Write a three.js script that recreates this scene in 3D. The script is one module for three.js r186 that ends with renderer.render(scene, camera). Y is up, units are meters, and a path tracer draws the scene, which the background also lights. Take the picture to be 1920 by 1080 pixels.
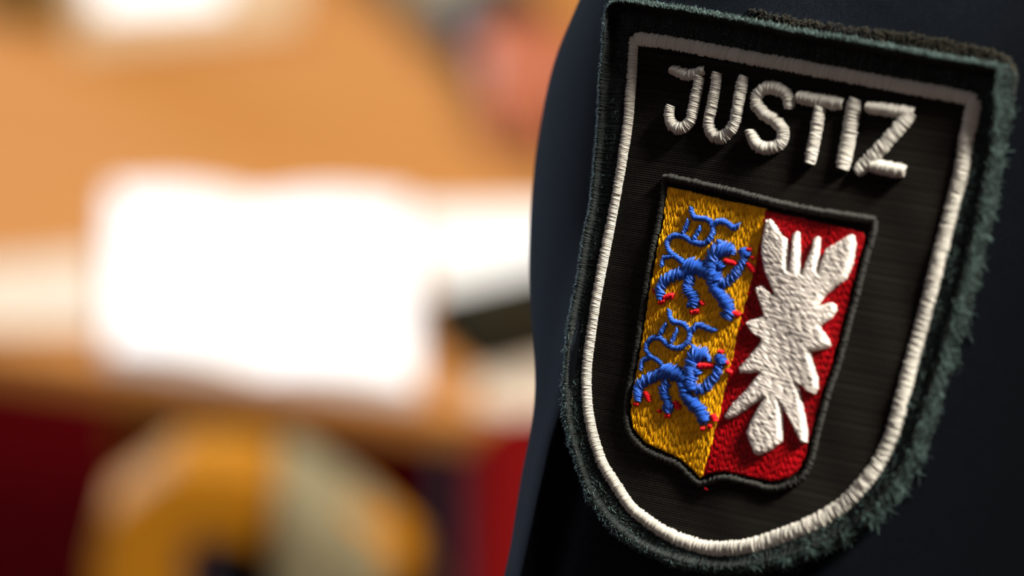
import * as THREE from 'three';
import { RoundedBoxGeometry } from 'three/addons/geometries/RoundedBoxGeometry.js';
import { MarchingCubes } from 'three/addons/objects/MarchingCubes.js';
import { RectAreaLightUniformsLib } from 'three/addons/lights/RectAreaLightUniformsLib.js';
import { mergeGeometries, mergeVertices } from 'three/addons/utils/BufferGeometryUtils.js';

// ---------------------------------------------------------------- camera, exposure, lights
const scene = new THREE.Scene();
const camera = new THREE.PerspectiveCamera(9.147, 16 / 9, 0.05, 60);
camera.position.set(0, 1.75, 0);
camera.rotation.set(THREE.MathUtils.degToRad(-26), 0, 0);
camera.focus = 0.606;
camera.userData.fStop = 7.9;
const renderer = new THREE.WebGLRenderer({ antialias: true });
renderer.toneMapping = THREE.LinearToneMapping;
renderer.toneMappingExposure = 1.0;
renderer.shadowMap.enabled = true;
RectAreaLightUniformsLib.init();
scene.background = new THREE.Color(0.62, 0.75, 0.95);     // overcast sky outside the unseen windows

// unseen ceiling panels for patch, desk and far end, third one added fill: [x, z, width, depth, radiance]
const UNSEEN_PANELS = [[1.2, -0.25, 0.5, 0.3, 390], [-0.6, -2.7, 1.0, 0.3, 44], [-2.2, 0.6, 1.0, 0.3, 2], [2.6, -4.2, 1.0, 0.3, 20]];
const UNSEEN_WINDOW_LIGHT = 62.0;

let seed = 20240611;
const rnd = () => { seed = (seed * 1664525 + 1013904223) >>> 0; return seed / 4294967296; };
const rr = (a, b) => a + (b - a) * rnd();

const used = {};
function numbered(n) { if (used[n] === undefined) { used[n] = 0; return n; } used[n]++; return n + '_' + String(used[n]).padStart(3, '0'); }
function tag(o, label, category, group) { o.userData.label = label; o.userData.category = category; if (group) o.userData.group = group; return o; }
function thing(name, label, category, pos = [0, 0, 0], turn = 0, group) {
  const g = new THREE.Group(); g.name = numbered(name); g.position.set(...pos); g.rotation.y = turn; scene.add(g);
  return tag(g, label, category, group);
}
function mesh(name, geo, mat, parent, label) {
  const m = new THREE.Mesh(geo, mat); m.name = name; m.castShadow = m.receiveShadow = true;
  (parent || scene).add(m); if (label) m.userData.label = label; return m;
}
function struct(name, geo, mat, label) { const m = mesh(name, geo, mat, scene, label); m.userData.kind = 'structure'; return m; }
const box = (w, h, d, x, y, z, r = 0) => (r ? new RoundedBoxGeometry(w, h, d, 3, r) : new THREE.BoxGeometry(w, h, d)).translate(x, y, z);
const std = (r, g, b, rough = 0.7, more = {}) => { const m = new THREE.MeshPhysicalMaterial({ roughness: rough, ...more }); m.color.setRGB(r, g, b); return m; };

// ---------------------------------------------------------------- textures
function dataTex(n, fn, srgb) {
  const a = new Uint8Array(n * n * 4);
  for (let j = 0; j < n; j++) for (let i = 0; i < n; i++) { const c = fn(i / n, j / n); for (let k = 0; k < 3; k++) a[(j * n + i) * 4 + k] = Math.max(0, Math.min(255, (Array.isArray(c) ? c[k] : c) * 255)); a[(j * n + i) * 4 + 3] = 255; }
  const t = new THREE.DataTexture(a, n, n); t.wrapS = t.wrapT = THREE.RepeatWrapping; t.magFilter = t.minFilter = THREE.LinearFilter;
  if (srgb) t.colorSpace = THREE.SRGBColorSpace; t.needsUpdate = true; return t;
}
const hash = (x, y) => { const s = Math.sin(x * 127.1 + y * 311.7) * 43758.5453; return s - Math.floor(s); };
function vnoise(x, y, p) {
  const xi = Math.floor(x), yi = Math.floor(y), fx = x - xi, fy = y - yi, w = (a) => ((a % p) + p) % p, s = (t) => t * t * (3 - 2 * t);
  const a = hash(w(xi), w(yi)), b = hash(w(xi + 1), w(yi)), c = hash(w(xi), w(yi + 1)), d = hash(w(xi + 1), w(yi + 1));
  return a + (b - a) * s(fx) + (c - a) * s(fy) + (a - b - c + d) * s(fx) * s(fy);
}
const woodTex = dataTex(512, (x, y) => {
  const g = 0.5 + 0.5 * Math.sin((y * 26 + 1.2 * vnoise(x * 4, y * 8, 8)) * Math.PI * 2), f = vnoise(x * 16, y * 256, 256);
  const k = 0.86 + 0.08 * g + 0.1 * f; return [0.97 * k, 0.965 * k, 0.95 * k];
}, true);
const carpetTex = dataTex(256, (x, y) => { const k = 0.75 + 0.35 * vnoise(x * 128, y * 128, 128) - 0.1 * vnoise(x * 8, y * 8, 8); return [k, k, k]; }, true);
// twill of the patch: rows of short floats, each row stepped against the last
const TW = 16;
const twill = (x, y) => {
  const yy = y * TW, row = Math.floor(yy), fy = yy - row, xx = x * TW * 0.75 + row * 0.3125 * 3.2 / 1, fx = xx - Math.floor(xx);
  const id = hash(row, Math.floor(xx) % 12);
  return Math.pow(Math.sin(fy * Math.PI), 0.8) * (0.25 + 0.75 * Math.pow(Math.sin(fx * Math.PI), 0.7)) * (0.8 + 0.2 * id);
};
const twillBump = dataTex(512, (x, y) => twill(x, y));
const twillColor = dataTex(512, (x, y) => { const row = Math.floor(y * TW), k = 0.7 + 0.3 * hash(row, 3) ; return [k, k * 0.97, k * 0.93]; }, true);
const serge = dataTex(512, (x, y) => {
  const a = Math.pow(0.5 + 0.5 * Math.sin((x * 32 + y * 16) * Math.PI * 2), 0.8), b = 0.5 + 0.5 * Math.sin(y * 64 * Math.PI * 2);
  return 0.6 * a + 0.2 * b + 0.2 * vnoise(x * 128, y * 128, 128);
});

// ---------------------------------------------------------------- room
const plaster = std(0.13, 0.09, 0.06, 0.7), ceilingMat = std(0.4, 0.39, 0.37, 0.95);
const carpet = std(0.085, 0.002, 0.003, 0.95, { specularIntensity: 0, map: carpetTex.clone() }); carpet.map.repeat.set(20, 20);
const X0 = -6.5, X1 = 4.5, Z0 = -6.5, Z1 = 2.8, H = 3.1;  // room shell out of view, left end widened to angle the windows
struct('floor', box(X1 - X0 + 0.4, 0.2, Z1 - Z0 + 0.4, (X0 + X1) / 2, -0.1, (Z0 + Z1) / 2), carpet, 'dark red carpet floor');
struct('ceiling', box(X1 - X0 + 0.4, 0.2, Z1 - Z0 + 0.4, (X0 + X1) / 2, H + 0.1, (Z0 + Z1) / 2), ceilingMat);
struct('wall_front', box(X1 - X0 + 0.4, H, 0.2, (X0 + X1) / 2, H / 2, Z1 + 0.1), plaster);
struct('wall_right', box(0.2, H, Z1 - Z0, X1 + 0.1, H / 2, (Z0 + Z1) / 2), plaster);
struct('wall_left', box(0.2, H, Z1 - Z0, X0 - 0.1, H / 2, (Z0 + Z1) / 2), plaster);
// back wall with two unseen windows, placed to light sleeve edge and papers
const WX = [[-6.1, -4.7], [-4.3, -2.9]], WY = [0.95, 2.75];
{
  const W = X1 - X0 + 0.4, C = (X0 + X1) / 2, g = [box(W, WY[0], 0.2, C, WY[0] / 2, Z0 - 0.1), box(W, H - WY[1], 0.2, C, (H + WY[1]) / 2, Z0 - 0.1)];
  const cuts = [X0 - 0.2, ...WX.flat(), X1 + 0.2];
  for (let i = 0; i < cuts.length; i += 2) g.push(box(cuts[i + 1] - cuts[i], WY[1] - WY[0], 0.2, (cuts[i] + cuts[i + 1]) / 2, (WY[0] + WY[1]) / 2, Z0 - 0.1));
  struct('wall_back', mergeGeometries(g), plaster);
}
const frameMat = std(0.7, 0.7, 0.68, 0.5), pane = std(1, 1, 1, 0.02, { transmission: 1, thickness: 0, ior: 1.5 });
WX.forEach(([a, b], i) => {
  const w = new THREE.Group(); w.name = 'window_' + (i + 1); w.userData.kind = 'structure'; w.position.set((a + b) / 2, WY[0], Z0 - 0.1); scene.add(w);
  const L = b - a, hh = WY[1] - WY[0], f = 0.06;
  mesh('window_frame', mergeGeometries([box(L, f, 0.08, 0, f / 2, 0), box(L, f, 0.08, 0, hh - f / 2, 0), box(f, hh, 0.08, -L / 2 + f / 2, hh / 2, 0), box(f, hh, 0.08, L / 2 - f / 2, hh / 2, 0), box(f, hh, 0.08, 0, hh / 2, 0)]), frameMat, w);
  for (const s of [-1, 1]) mesh('pane', box(L / 2 - 1.5 * f, hh - 2 * f, 0.006, s * (L / 4 - f / 4), hh / 2, 0), pane, w);
  const d = new THREE.RectAreaLight(new THREE.Color(0.62, 0.79, 1), UNSEEN_WINDOW_LIGHT, L - 2 * f, hh - 2 * f);  // area light strengthening the sky through the unseen opening, edging the sleeve
  d.name = 'unseen_window_daylight'; d.position.set((a + b) / 2, (WY[0] + WY[1]) / 2, Z0 + 0.02); d.lookAt((a + b) / 2, (WY[0] + WY[1]) / 2, 0); scene.add(d);
});
const lampFrame = std(0.8, 0.8, 0.8, 0.4);
const spots = ['above the uniformed person, placed to light the patch', 'above the desk with papers, placed to light them', 'behind the camera on the left, added as fill', 'at the far right end, for general light'];
UNSEEN_PANELS.forEach(([x, z, w, d, I], i) => {
  const t = thing('unseen_ceiling_lamp', 'unseen white ceiling lamp panel ' + spots[i], 'ceiling lamp', [x, H - 0.05, z], 0, 'unseen ceiling lamp panels');
  mesh('frame', mergeGeometries([box(w + 0.06, 0.05, 0.03, 0, 0.025, d / 2 + 0.015), box(w + 0.06, 0.05, 0.03, 0, 0.025, -d / 2 - 0.015), box(0.03, 0.05, d, w / 2 + 0.015, 0.025, 0), box(0.03, 0.05, d, -w / 2 - 0.015, 0.025, 0)]), lampFrame, t);
  const em = std(0.8, 0.8, 0.8, 0.5); em.emissive.setRGB(1, 0.93, 0.82); em.emissiveIntensity = 2;
  mesh('lamp_diffuser', box(w, 0.02, d, 0, 0.03, 0), em, t);
  const l = new THREE.RectAreaLight(new THREE.Color(1, 0.93, 0.82), I, w, d); l.name = 'unseen_panel_light';
  l.position.set(x, H - 0.06, z); l.lookAt(x, 0, z); scene.add(l);
});
// embroidery design in millimetres on the patch: u to the right, v up
const D_border_top = [[-38.21,37.84],[-30.86,37.86],[-16.01,37.23],[-2.1,36.75],[12.51,36.17],[25.1,35.82],[27.81,35.6]];
const D_border_side = [[-38.21,37.84],[-37.29,32.58],[-36.67,28.03],[-35.94,22.58],[-35.52,14.06],[-35.52,3.92],[-35.57,-4.57],[-35.37,-13.11],[-34.73,-19.64],[-32.79,-25.75],[-30.34,-30.19],[-27.63,-33.92],[-24.33,-36.87],[-20.12,-40.17],[-15.89,-41.89],[-11.75,-43.07],[-7.91,-43.66],[-4.24,-43.74],[-0.75,-43.22],[2.6,-42.28],[5.9,-40.82],[9.45,-38.88],[14.02,-36.03],[18.24,-32.3],[20.93,-28.8],[23.05,-24.9],[24.25,-21.18],[24.95,-17.31],[25.26,-13.33],[25.65,-7.52],[26.11,-1.09],[26.59,4.73],[26.97,10.62],[27.41,17.56],[27.86,23.97],[27.71,29.68],[27.81,35.6]];
const D_edge = [[-43.26,43.1],[-43.17,35.4],[-43.07,29.18],[-42.22,22.78],[-41.45,15.72],[-40.54,8.14],[-40.61,2.57],[-40.22,-3.86],[-40.29,-10.35],[-39.57,-17.19],[-38.61,-23.04],[-36.74,-28.73],[-33.59,-33.98],[-30.82,-37.8],[-27.47,-41.29],[-22.56,-44.46],[-17.1,-46.56],[-10.42,-47.57],[-4.12,-47.55],[1.82,-46.61],[7.42,-44.67],[13.47,-41.68],[18.66,-38.0],[24.16,-32.62],[27.61,-26.72],[29.43,-21.16],[30.37,-15.34],[31.04,-9.15],[31.81,-2.08],[32.56,4.11],[32.98,11.1],[33.22,18.06],[33.28,24.99],[33.17,31.89],[32.88,37.9],[32.47,41.3],[30.97,41.61],[23.88,41.84],[14.43,42.14],[4.65,42.57],[-5.44,42.78],[-10.36,43.11],[-21.12,43.64],[-32.3,43.96]];
const D_letters = {"J":[[[[-28.91,33.44],[-27.22,33.12],[-25.3,32.84],[-24.15,33.19],[-22.34,34.14]],18],[[[-23.05,32.84],[-23.05,31.66],[-23.07,29.81],[-23.05,27.95],[-23.01,26.27],[-23.28,24.98],[-24.46,23.9],[-26.1,23.9],[-27.23,24.75],[-27.8,26.03],[-27.83,27.3]],20]],"U":[[[[-19.65,33.82],[-19.42,31.75],[-19.4,29.4],[-19.44,27.22],[-19.48,25.37],[-18.72,24.03],[-17.25,23.27],[-16.09,23.42],[-15.11,24.33],[-14.31,25.6],[-14.14,27.71],[-14.15,29.88],[-14.25,32.04],[-14.34,33.87]],21]],"S":[[[[-4.58,29.8],[-5.1,31.52],[-7.15,32.6],[-9.4,32.62],[-10.86,31.39],[-10.71,29.61],[-8.77,28.21],[-6.5,27.31],[-4.79,25.75],[-4.84,24.11],[-6.23,22.96],[-8.24,22.69],[-10.03,23.71],[-10.93,25.09]],21]],"T":[[[[-3.3,31.85],[0.54,31.79],[4.97,31.76]],22],[[[1.08,30.58],[1.18,27.96],[1.21,25.66],[1.19,23.35],[1.19,21.46]],21]],"I":[[[[7.09,32.78],[7.09,29.91],[7.22,27.15],[7.23,24.37],[7.26,21.42]],27]],"Z":[[[[9.66,31.87],[14.12,31.9],[17.88,31.99]],20],[[[17.51,32.1],[16.04,29.45],[14.37,26.86],[12.62,24.57],[11.29,22.83],[10.09,21.26]],24],[[[12.33,22.57],[14.29,22.53],[18.45,22.42]],22]]};
const D_yellow = [[-25.1,13.76],[-18.53,13.44],[-13.68,13.05],[-9.62,13.04],[-5.26,12.79],[-5.19,7.4],[-5.31,2.82],[-5.68,-2.07],[-6.07,-7.32],[-6.08,-11.98],[-6.49,-16.7],[-6.7,-23.27],[-7.15,-27.83],[-7.69,-32.41],[-8.16,-32.68],[-9.76,-31.63],[-12.5,-30.34],[-15.87,-29.69],[-19.74,-28.95],[-22.58,-27.18],[-23.8,-24.84],[-24.19,-22.18],[-24.33,-17.29],[-24.51,-11.3],[-24.72,-5.59],[-24.69,-0.94],[-24.77,3.7],[-24.69,7.17],[-24.97,11.24]];
const D_red = [[-5.29,12.57],[0.48,12.26],[6.01,12.03],[13.0,11.7],[13.51,10.64],[13.11,7.94],[12.86,2.71],[12.48,-1.93],[12.06,-6.84],[11.93,-10.39],[11.33,-14.02],[10.92,-17.61],[10.54,-21.82],[10.31,-25.83],[9.61,-28.08],[7.97,-29.63],[5.24,-30.77],[2.23,-30.81],[-0.74,-30.66],[-3.79,-30.79],[-6.6,-31.67],[-7.69,-32.41],[-7.15,-27.83],[-6.7,-23.27],[-6.49,-16.7],[-6.08,-11.98],[-6.07,-7.32],[-5.68,-2.07],[-5.31,2.82],[-5.19,7.4]];
const D_cord_top = [[-26.15,15.36],[-19.27,15.1],[-14.05,14.82],[-4.6,14.1],[4.84,13.8],[14.73,13.99]];
const D_cord_side = [[-26.15,15.36],[-25.6,10.6],[-25.54,6.05],[-25.71,1.01],[-25.65,-4.0],[-25.51,-10.36],[-25.25,-16.25],[-25.1,-22.15],[-24.6,-25.71],[-23.13,-28.19],[-19.8,-30.13],[-15.8,-30.95],[-12.65,-31.54],[-10.24,-32.8],[-7.81,-33.78],[-6.1,-33.01],[-3.45,-31.88],[-0.38,-31.84],[2.69,-31.97],[5.7,-32.01],[8.6,-30.75],[10.58,-28.96],[11.44,-26.06],[11.72,-21.87],[12.14,-17.39],[12.59,-13.53],[13.14,-10.17],[13.36,-6.62],[13.69,-1.73],[14.1,2.74],[14.43,8.06],[14.74,11.18],[14.73,13.99]];
const D_lions = [{"blue":[[[[-19.58,11.01],[-18.77,9.57],[-16.04,9.5],[-14.76,8.75],[-14.53,7.04],[-15.76,5.47],[-17.98,5.42],[-20.39,6.06],[-22.12,5.81],[-22.95,4.75],[-22.27,3.23],[-20.15,2.2],[-18.53,1.5]],10.074074074074074],[[[-14.9,8.65],[-13.81,9.42],[-12.26,9.51],[-10.86,8.86],[-9.68,9.41]],11.25925925925926],[[[-19.56,8.79],[-20.22,6.76]],10.074074074074074],[[[-16.97,7.98],[-17.85,5.97]],8.88888888888889],[[[-21.33,2.43],[-22.95,1.92],[-23.18,0.54]],8.88888888888889],[[[-18.79,1.19],[-16.42,1.36],[-13.44,0.8],[-11.63,-0.26]],27.25925925925926],[[[-16.43,1.41],[-19.3,-0.09],[-21.72,-1.54],[-22.62,-3.29],[-22.23,-4.98]],19.555555555555557],[[[-16.85,-0.26],[-17.31,-2.47],[-15.72,-3.83],[-15.4,-5.25]],18.37037037037037],[[[-13.19,1.1],[-12.43,-0.92],[-10.45,-2.74],[-8.2,-4.51],[-8.18,-5.97]],21.925925925925927],[[[-13.35,1.08],[-13.66,3.17],[-12.64,4.92],[-10.31,5.0]],27.25925925925926],[[[-12.96,6.34],[-11.99,5.55]],13.037037037037036],[[[-10.33,5.8],[-9.66,4.57]],11.851851851851851],[[[-12.57,2.53],[-11.06,2.09]],14.814814814814815],[[[-11.66,-0.85],[-10.07,-0.28],[-8.37,1.84],[-7.58,3.56],[-7.71,5.13]],14.814814814814815],[[[-8.27,5.58],[-6.97,4.58]],17.185185185185187],[[[-9.55,-5.39],[-8.18,-5.97]],13.037037037037036],[[[-16.41,-5.01],[-14.68,-4.21]],13.037037037037036]],"red":[[[[-11.01,3.25],[-8.79,3.05]],10.074074074074074],[[[-6.57,3.45],[-5.1,2.35]],11.851851851851851],[[[-7.15,5.8],[-6.51,5.68]],6.518518518518518],[[[-6.04,4.54],[-5.57,4.5]],5.925925925925926],[[[-23.8,-3.74],[-23.26,-4.06]],5.925925925925926],[[[-21.35,-4.57],[-19.68,-4.05]],11.25925925925926],[[[-22.11,-5.5],[-21.2,-5.22]],7.111111111111111],[[[-14.13,-4.25],[-13.5,-4.55]],8.296296296296296],[[[-15.6,-6.17],[-14.18,-5.73]],9.481481481481481],[[[-7.4,-5.04],[-6.25,-5.2]],13.037037037037036]]},{"blue":[[[[-19.96,-6.46],[-19.03,-8.13],[-16.63,-8.35],[-15.15,-9.31],[-15.0,-10.79],[-16.26,-12.35],[-18.41,-12.4],[-20.82,-11.44],[-22.57,-11.81],[-23.37,-13.15],[-22.3,-14.55],[-20.33,-15.14],[-18.99,-15.88]],9.666666666666666],[[[-14.97,-9.34],[-13.66,-8.02],[-12.2,-8.23],[-10.2,-8.51]],10.666666666666666],[[[-19.95,-8.88],[-20.92,-10.69]],9.666666666666666],[[[-17.47,-9.39],[-18.16,-11.46]],8.333333333333334],[[[-22.02,-14.96],[-23.45,-15.65],[-23.45,-17.11]],8.333333333333334],[[[-19.12,-16.45],[-15.61,-16.76],[-13.22,-17.86],[-12.1,-18.87]],26.666666666666668],[[[-17.65,-16.5],[-20.79,-17.94],[-22.67,-19.31],[-23.26,-20.78],[-22.78,-22.36]],19.333333333333332],[[[-17.36,-18.26],[-18.21,-19.92],[-16.87,-21.5],[-16.37,-23.22]],18.0],[[[-14.59,-18.09],[-13.04,-20.23],[-10.6,-21.6],[-8.8,-23.38]],22.666666666666668],[[[-13.05,-17.83],[-13.46,-15.2],[-13.24,-13.06],[-11.02,-12.69]],26.0],[[[-13.94,-11.52],[-13.2,-12.45]],12.666666666666666],[[[-10.98,-12.38],[-10.32,-13.47]],11.333333333333334],[[[-12.71,-15.37],[-11.53,-15.92]],14.666666666666666],[[[-11.59,-18.78],[-9.75,-17.56],[-8.52,-15.26],[-7.96,-13.37]],16.0],[[[-8.79,-12.46],[-7.36,-13.42]],18.666666666666668],[[[-9.88,-23.27],[-8.43,-23.46]],16.666666666666668],[[[-17.3,-22.78],[-15.63,-22.19]],14.666666666666666]],"red":[[[[-12.23,-14.69],[-9.38,-14.21]],11.333333333333334],[[[-6.6,-14.48],[-5.78,-14.73]],9.333333333333334],[[[-7.05,-13.22],[-6.57,-13.37]],8.0],[[[-8.8,-11.63],[-8.1,-11.66]],8.0],[[[-21.59,-20.8],[-20.49,-22.06]],11.333333333333334],[[[-23.23,-22.96],[-22.55,-23.02]],6.666666666666667],[[[-15.28,-21.37],[-14.43,-22.28]],14.666666666666666],[[[-16.69,-23.88],[-16.0,-23.75]],8.0],[[[-18.27,-23.31],[-17.87,-23.48]],6.666666666666667],[[[-7.72,-22.29],[-6.96,-23.05]],13.333333333333334],[[[-9.19,-24.8],[-8.78,-24.72]],8.0],[[[-7.99,-24.19],[-7.55,-23.99]],8.0]]}];
const D_leaf = [[-4.64,11.03],[-3.78,11.25],[-2.52,10.4],[-1.25,9.1],[0.0,8.5],[0.6,7.16],[0.96,4.75],[1.48,3.35],[1.19,6.26],[0.9,9.31],[1.36,9.99],[2.09,9.86],[2.81,7.01],[3.32,4.63],[3.89,2.99],[4.1,4.99],[4.66,7.54],[4.81,9.41],[5.29,9.76],[5.93,9.59],[6.23,7.54],[6.4,5.85],[6.64,3.8],[6.88,6.17],[7.31,8.01],[9.31,9.5],[11.15,11.01],[11.85,10.88],[12.46,9.5],[12.53,6.34],[11.86,3.78],[10.28,2.3],[8.74,0.58],[7.84,-1.33],[10.03,-0.38],[10.9,-0.65],[11.23,-1.46],[10.54,-2.79],[8.72,-4.69],[10.23,-5.79],[11.31,-7.07],[11.3,-6.81],[11.29,-7.33],[10.6,-7.89],[8.03,-8.78],[8.68,-10.45],[10.14,-12.8],[10.62,-14.55],[10.17,-15.41],[8.83,-15.26],[6.42,-13.98],[7.8,-16.62],[9.29,-19.75],[10.24,-21.93],[10.38,-23.52],[9.42,-23.52],[7.7,-21.61],[5.75,-19.35],[4.41,-17.8],[5.25,-20.48],[6.1,-24.0],[4.2,-25.93],[2.37,-27.06],[1.35,-26.77],[-0.06,-24.87],[-0.91,-23.71],[-0.34,-21.5],[0.61,-18.95],[1.4,-17.36],[-0.81,-19.34],[-3.22,-21.48],[-4.67,-22.27],[-5.47,-21.94],[-4.64,-19.89],[-2.5,-17.13],[-0.33,-13.53],[-2.52,-14.28],[-3.96,-14.37],[-4.48,-13.66],[-3.09,-11.68],[-1.58,-9.18],[-1.37,-8.48],[-1.59,-8.15],[-3.8,-7.15],[-4.72,-6.19],[-4.0,-5.58],[-1.68,-4.48],[-2.33,-3.44],[-3.63,-1.42],[-4.36,-0.17],[-3.15,0.29],[-1.54,-0.59],[-0.07,-1.15],[-1.34,0.43],[-2.33,1.76],[-3.33,3.09],[-4.52,5.88],[-4.73,8.83]];
const D_sleeve = [[58.42,-30.0,39.38],[42.92,-40.26,28.43],[38.47,-40.21,32.25],[33.15,-40.13,35.37],[25.65,-39.6,37.1],[16.36,-38.52,38.64],[8.13,-37.54,38.17],[-1.85,-37.34,34.5],[-9.91,-37.29,29.76],[-16.96,-36.59,25.25],[-23.19,-35.56,22.95],[-29.56,-33.24,25.19],[-37.94,-27.68,35.65],[-45.39,-30.0,31.3],[-56.44,-30.0,29.4],[-67.53,-30.0,27.98]];
const D_ridge_av = [[-32.08,0.79],[-31.71,-7.45],[-31.35,-16.61],[-30.97,-24.39],[-31.68,-34.21],[-32.04,-44.43],[-32.29,-52.79],[-32.65,-63.01]];
const D_pad = [[-45.0,44.05],[-29.03,45.19],[-17.06,45.51],[-6.41,44.71],[3.69,44.66],[13.39,44.81],[19.75,44.76],[27.54,44.24],[31.38,43.21],[33.05,40.68]];
// ---------------------------------------------------------------- desk and what lies on it
const deskWood = std(0.48, 0.205, 0.055, 0.75, { specularIntensity: 0.15, map: woodTex.clone() }); deskWood.map.repeat.set(1.5, 1.5);
const darkWood = std(0.30, 0.14, 0.03, 0.7, { specularIntensity: 0.2, map: woodTex.clone() });
const chairWood = std(0.42, 0.17, 0.008, 0.7, { specularIntensity: 0.2, map: woodTex.clone() });
const DY = 0.75, DT = -0.286;
const desk = thing('court_desk', 'light orange wood desk covered with papers', 'desk', [-0.15, 0, -1.912], DT);
{
  const L = 2.4, D = 0.98;
  mesh('desk_top', box(L, 0.024, D, 0, DY - 0.012, -D / 2, 0.004), deskWood, desk);
  mesh('edge_strip', box(L - 0.2, 0.05, 0.025, 0, DY - 0.049, -0.22, 0.004), darkWood, desk, 'brown wooden rail under the desk edge');
  for (const x of [-L / 2 + 0.08, L / 2 - 0.08]) for (const z of [-0.07, -D + 0.07]) mesh('leg', box(0.07, DY - 0.024, 0.07, x, (DY - 0.024) / 2, z, 0.005), darkWood, desk);
  mesh('back_rail', box(L - 0.2, 0.08, 0.025, 0, DY - 0.07, -D + 0.05), darkWood, desk);
}
const matte = { specularIntensity: 0.05 }, paperMat = std(0.86, 0.87, 0.9, 0.9, matte), creamMat = std(0.55, 0.455, 0.36, 0.9, matte), beigeMat = std(0.5, 0.34, 0.2, 0.9, matte), offMat = std(0.78, 0.77, 0.75, 0.9, matte);
// a sheet: four corners on the desk (clockwise from far left), slightly curled
function sheetGeo(c, th, curl = 0.002, n = 10) {
  const g = new THREE.BoxGeometry(1, 1, 1, n, 1, n), p = g.attributes.position, cx = (c[0][0] + c[1][0] + c[2][0] + c[3][0]) / 4, cz = (c[0][1] + c[1][1] + c[2][1] + c[3][1]) / 4;
  for (let i = 0; i < p.count; i++) {
    const s = p.getX(i) + 0.5, t = p.getZ(i) + 0.5, b = (k) => (1 - s) * (1 - t) * c[0][k] + s * (1 - t) * c[1][k] + s * t * c[2][k] + (1 - s) * t * c[3][k];
    p.setXYZ(i, b(0) - cx, (p.getY(i) + 0.5) * th + curl * (Math.pow(2 * s - 1, 4) + Math.pow(2 * t - 1, 4)) * 0.5, b(1) - cz);
  }
  g.computeVertexNormals(); return [g, [cx, cz]];
}
function sheet(name, label, cat, corners, th, mat, y = DY, curl = 0.002) {
  const [g, [cx, cz]] = sheetGeo(corners, th, curl), m = mesh(numbered(name), g, mat); m.position.set(cx, y + 0.0005, cz); return tag(m, label, cat);
}
// open book: two arched page blocks, fanned a little askew, on a thin cover
{
  const C = [[-0.268, -2.175], [-0.066, -2.158], [-0.054, -1.893], [-0.246, -1.945]], bx = -0.16, bz = -2.05;
  const at = (s, t, k) => (1 - s) * (1 - t) * C[0][k] + s * (1 - t) * C[1][k] + s * t * C[2][k] + (1 - s) * t * C[3][k];
  const t = thing('open_book', 'open book with bright white pages near the desk edge', 'book', [bx, DY, bz]);
  const block = (s0, s1, y0, arch) => {
    const g = new THREE.BoxGeometry(1, 1, 1, 24, 1, 8), p = g.attributes.position;
    for (let i = 0; i < p.count; i++) { const q = p.getX(i) + 0.5, s = s0 + (s1 - s0) * q, v = p.getZ(i) + 0.5, up = p.getY(i) > 0; p.setXYZ(i, at(s, v, 0) - bx, up ? y0 + arch(Math.abs(s - 0.5) * 2) : y0, at(s, v, 1) - bz); }
    g.computeVertexNormals(); return g;
  };
  mesh('cover', block(0, 1, 0.0006, () => 0.003), std(0.6, 0.6, 0.62, 0.7), t);
  for (const [s0, s1] of [[0.012, 0.5], [0.5, 0.988]]) mesh('page_block', block(s0, s1, 0.0038, (q) => 0.003 + 0.011 * Math.pow(Math.sin(Math.min(1, q * 1.2 + 0.05) * Math.PI * 0.62), 1.2) * (1 - 0.4 * q)), paperMat, t);
}
sheet('paper_sheet', 'white paper sheet right of the open book, against the dark sleeve', 'paper', [[-0.064, -2.165], [0.10, -2.17], [0.09, -2.05], [-0.05, -2.03]], 0.002, offMat, DY, 0.001);
sheet('paper_sheet', 'cream paper sheet left of the open book', 'paper', [[-0.42, -2.065], [-0.267, -2.095], [-0.254, -1.985], [-0.41, -1.985]], 0.002, creamMat);
sheet('paper_sheet', 'cream paper sheet at the desk edge below the black case', 'paper', [[-0.018, -1.945], [0.10, -1.975], [0.10, -1.855], [-0.024, -1.885]], 0.002, creamMat, DY, 0.001);
sheet('folder', 'beige card folder at the far side under white paper', 'folder', [[-0.345, -2.62], [-0.16, -2.62], [-0.159, -2.49], [-0.322, -2.435]], 0.003, beigeMat, DY, 0);
sheet('paper_sheet', 'bright white paper sheet on the beige folder at the top', 'paper', [[-0.332, -2.66], [-0.226, -2.66], [-0.214, -2.525], [-0.312, -2.505]], 0.002, paperMat, DY + 0.003, 0.0005);
{
  const t = thing('black_case', 'black elongated case lying right of the open book', 'case', [0.027, DY, -1.992], 0.5);
  mesh('lid', new RoundedBoxGeometry(0.145, 0.014, 0.078, 3, 0.006).translate(0, 0.019, 0), std(0.014, 0.011, 0.005, 0.9, { specularIntensity: 0.05 }), t);
  mesh('tray', new RoundedBoxGeometry(0.145, 0.014, 0.078, 3, 0.005).translate(0, 0.0075, 0), std(0.010, 0.008, 0.004, 0.9, { specularIntensity: 0.05 }), t);
}
{
  const t = thing('water_glass', 'dark olive tumbler at the far left of the desk', 'tumbler', [-0.368, DY, -2.53]);
  const pts = [[0, 0.001], [0.03, 0.001], [0.034, 0.006], [0.04, 0.1], [0.0375, 0.1], [0.031, 0.009], [0, 0.009]].map(([x, y]) => new THREE.Vector2(x, y));
  mesh('cup', new THREE.LatheGeometry(pts, 32), std(0.2, 0.13, 0.04, 0.4), t);
}
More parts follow.
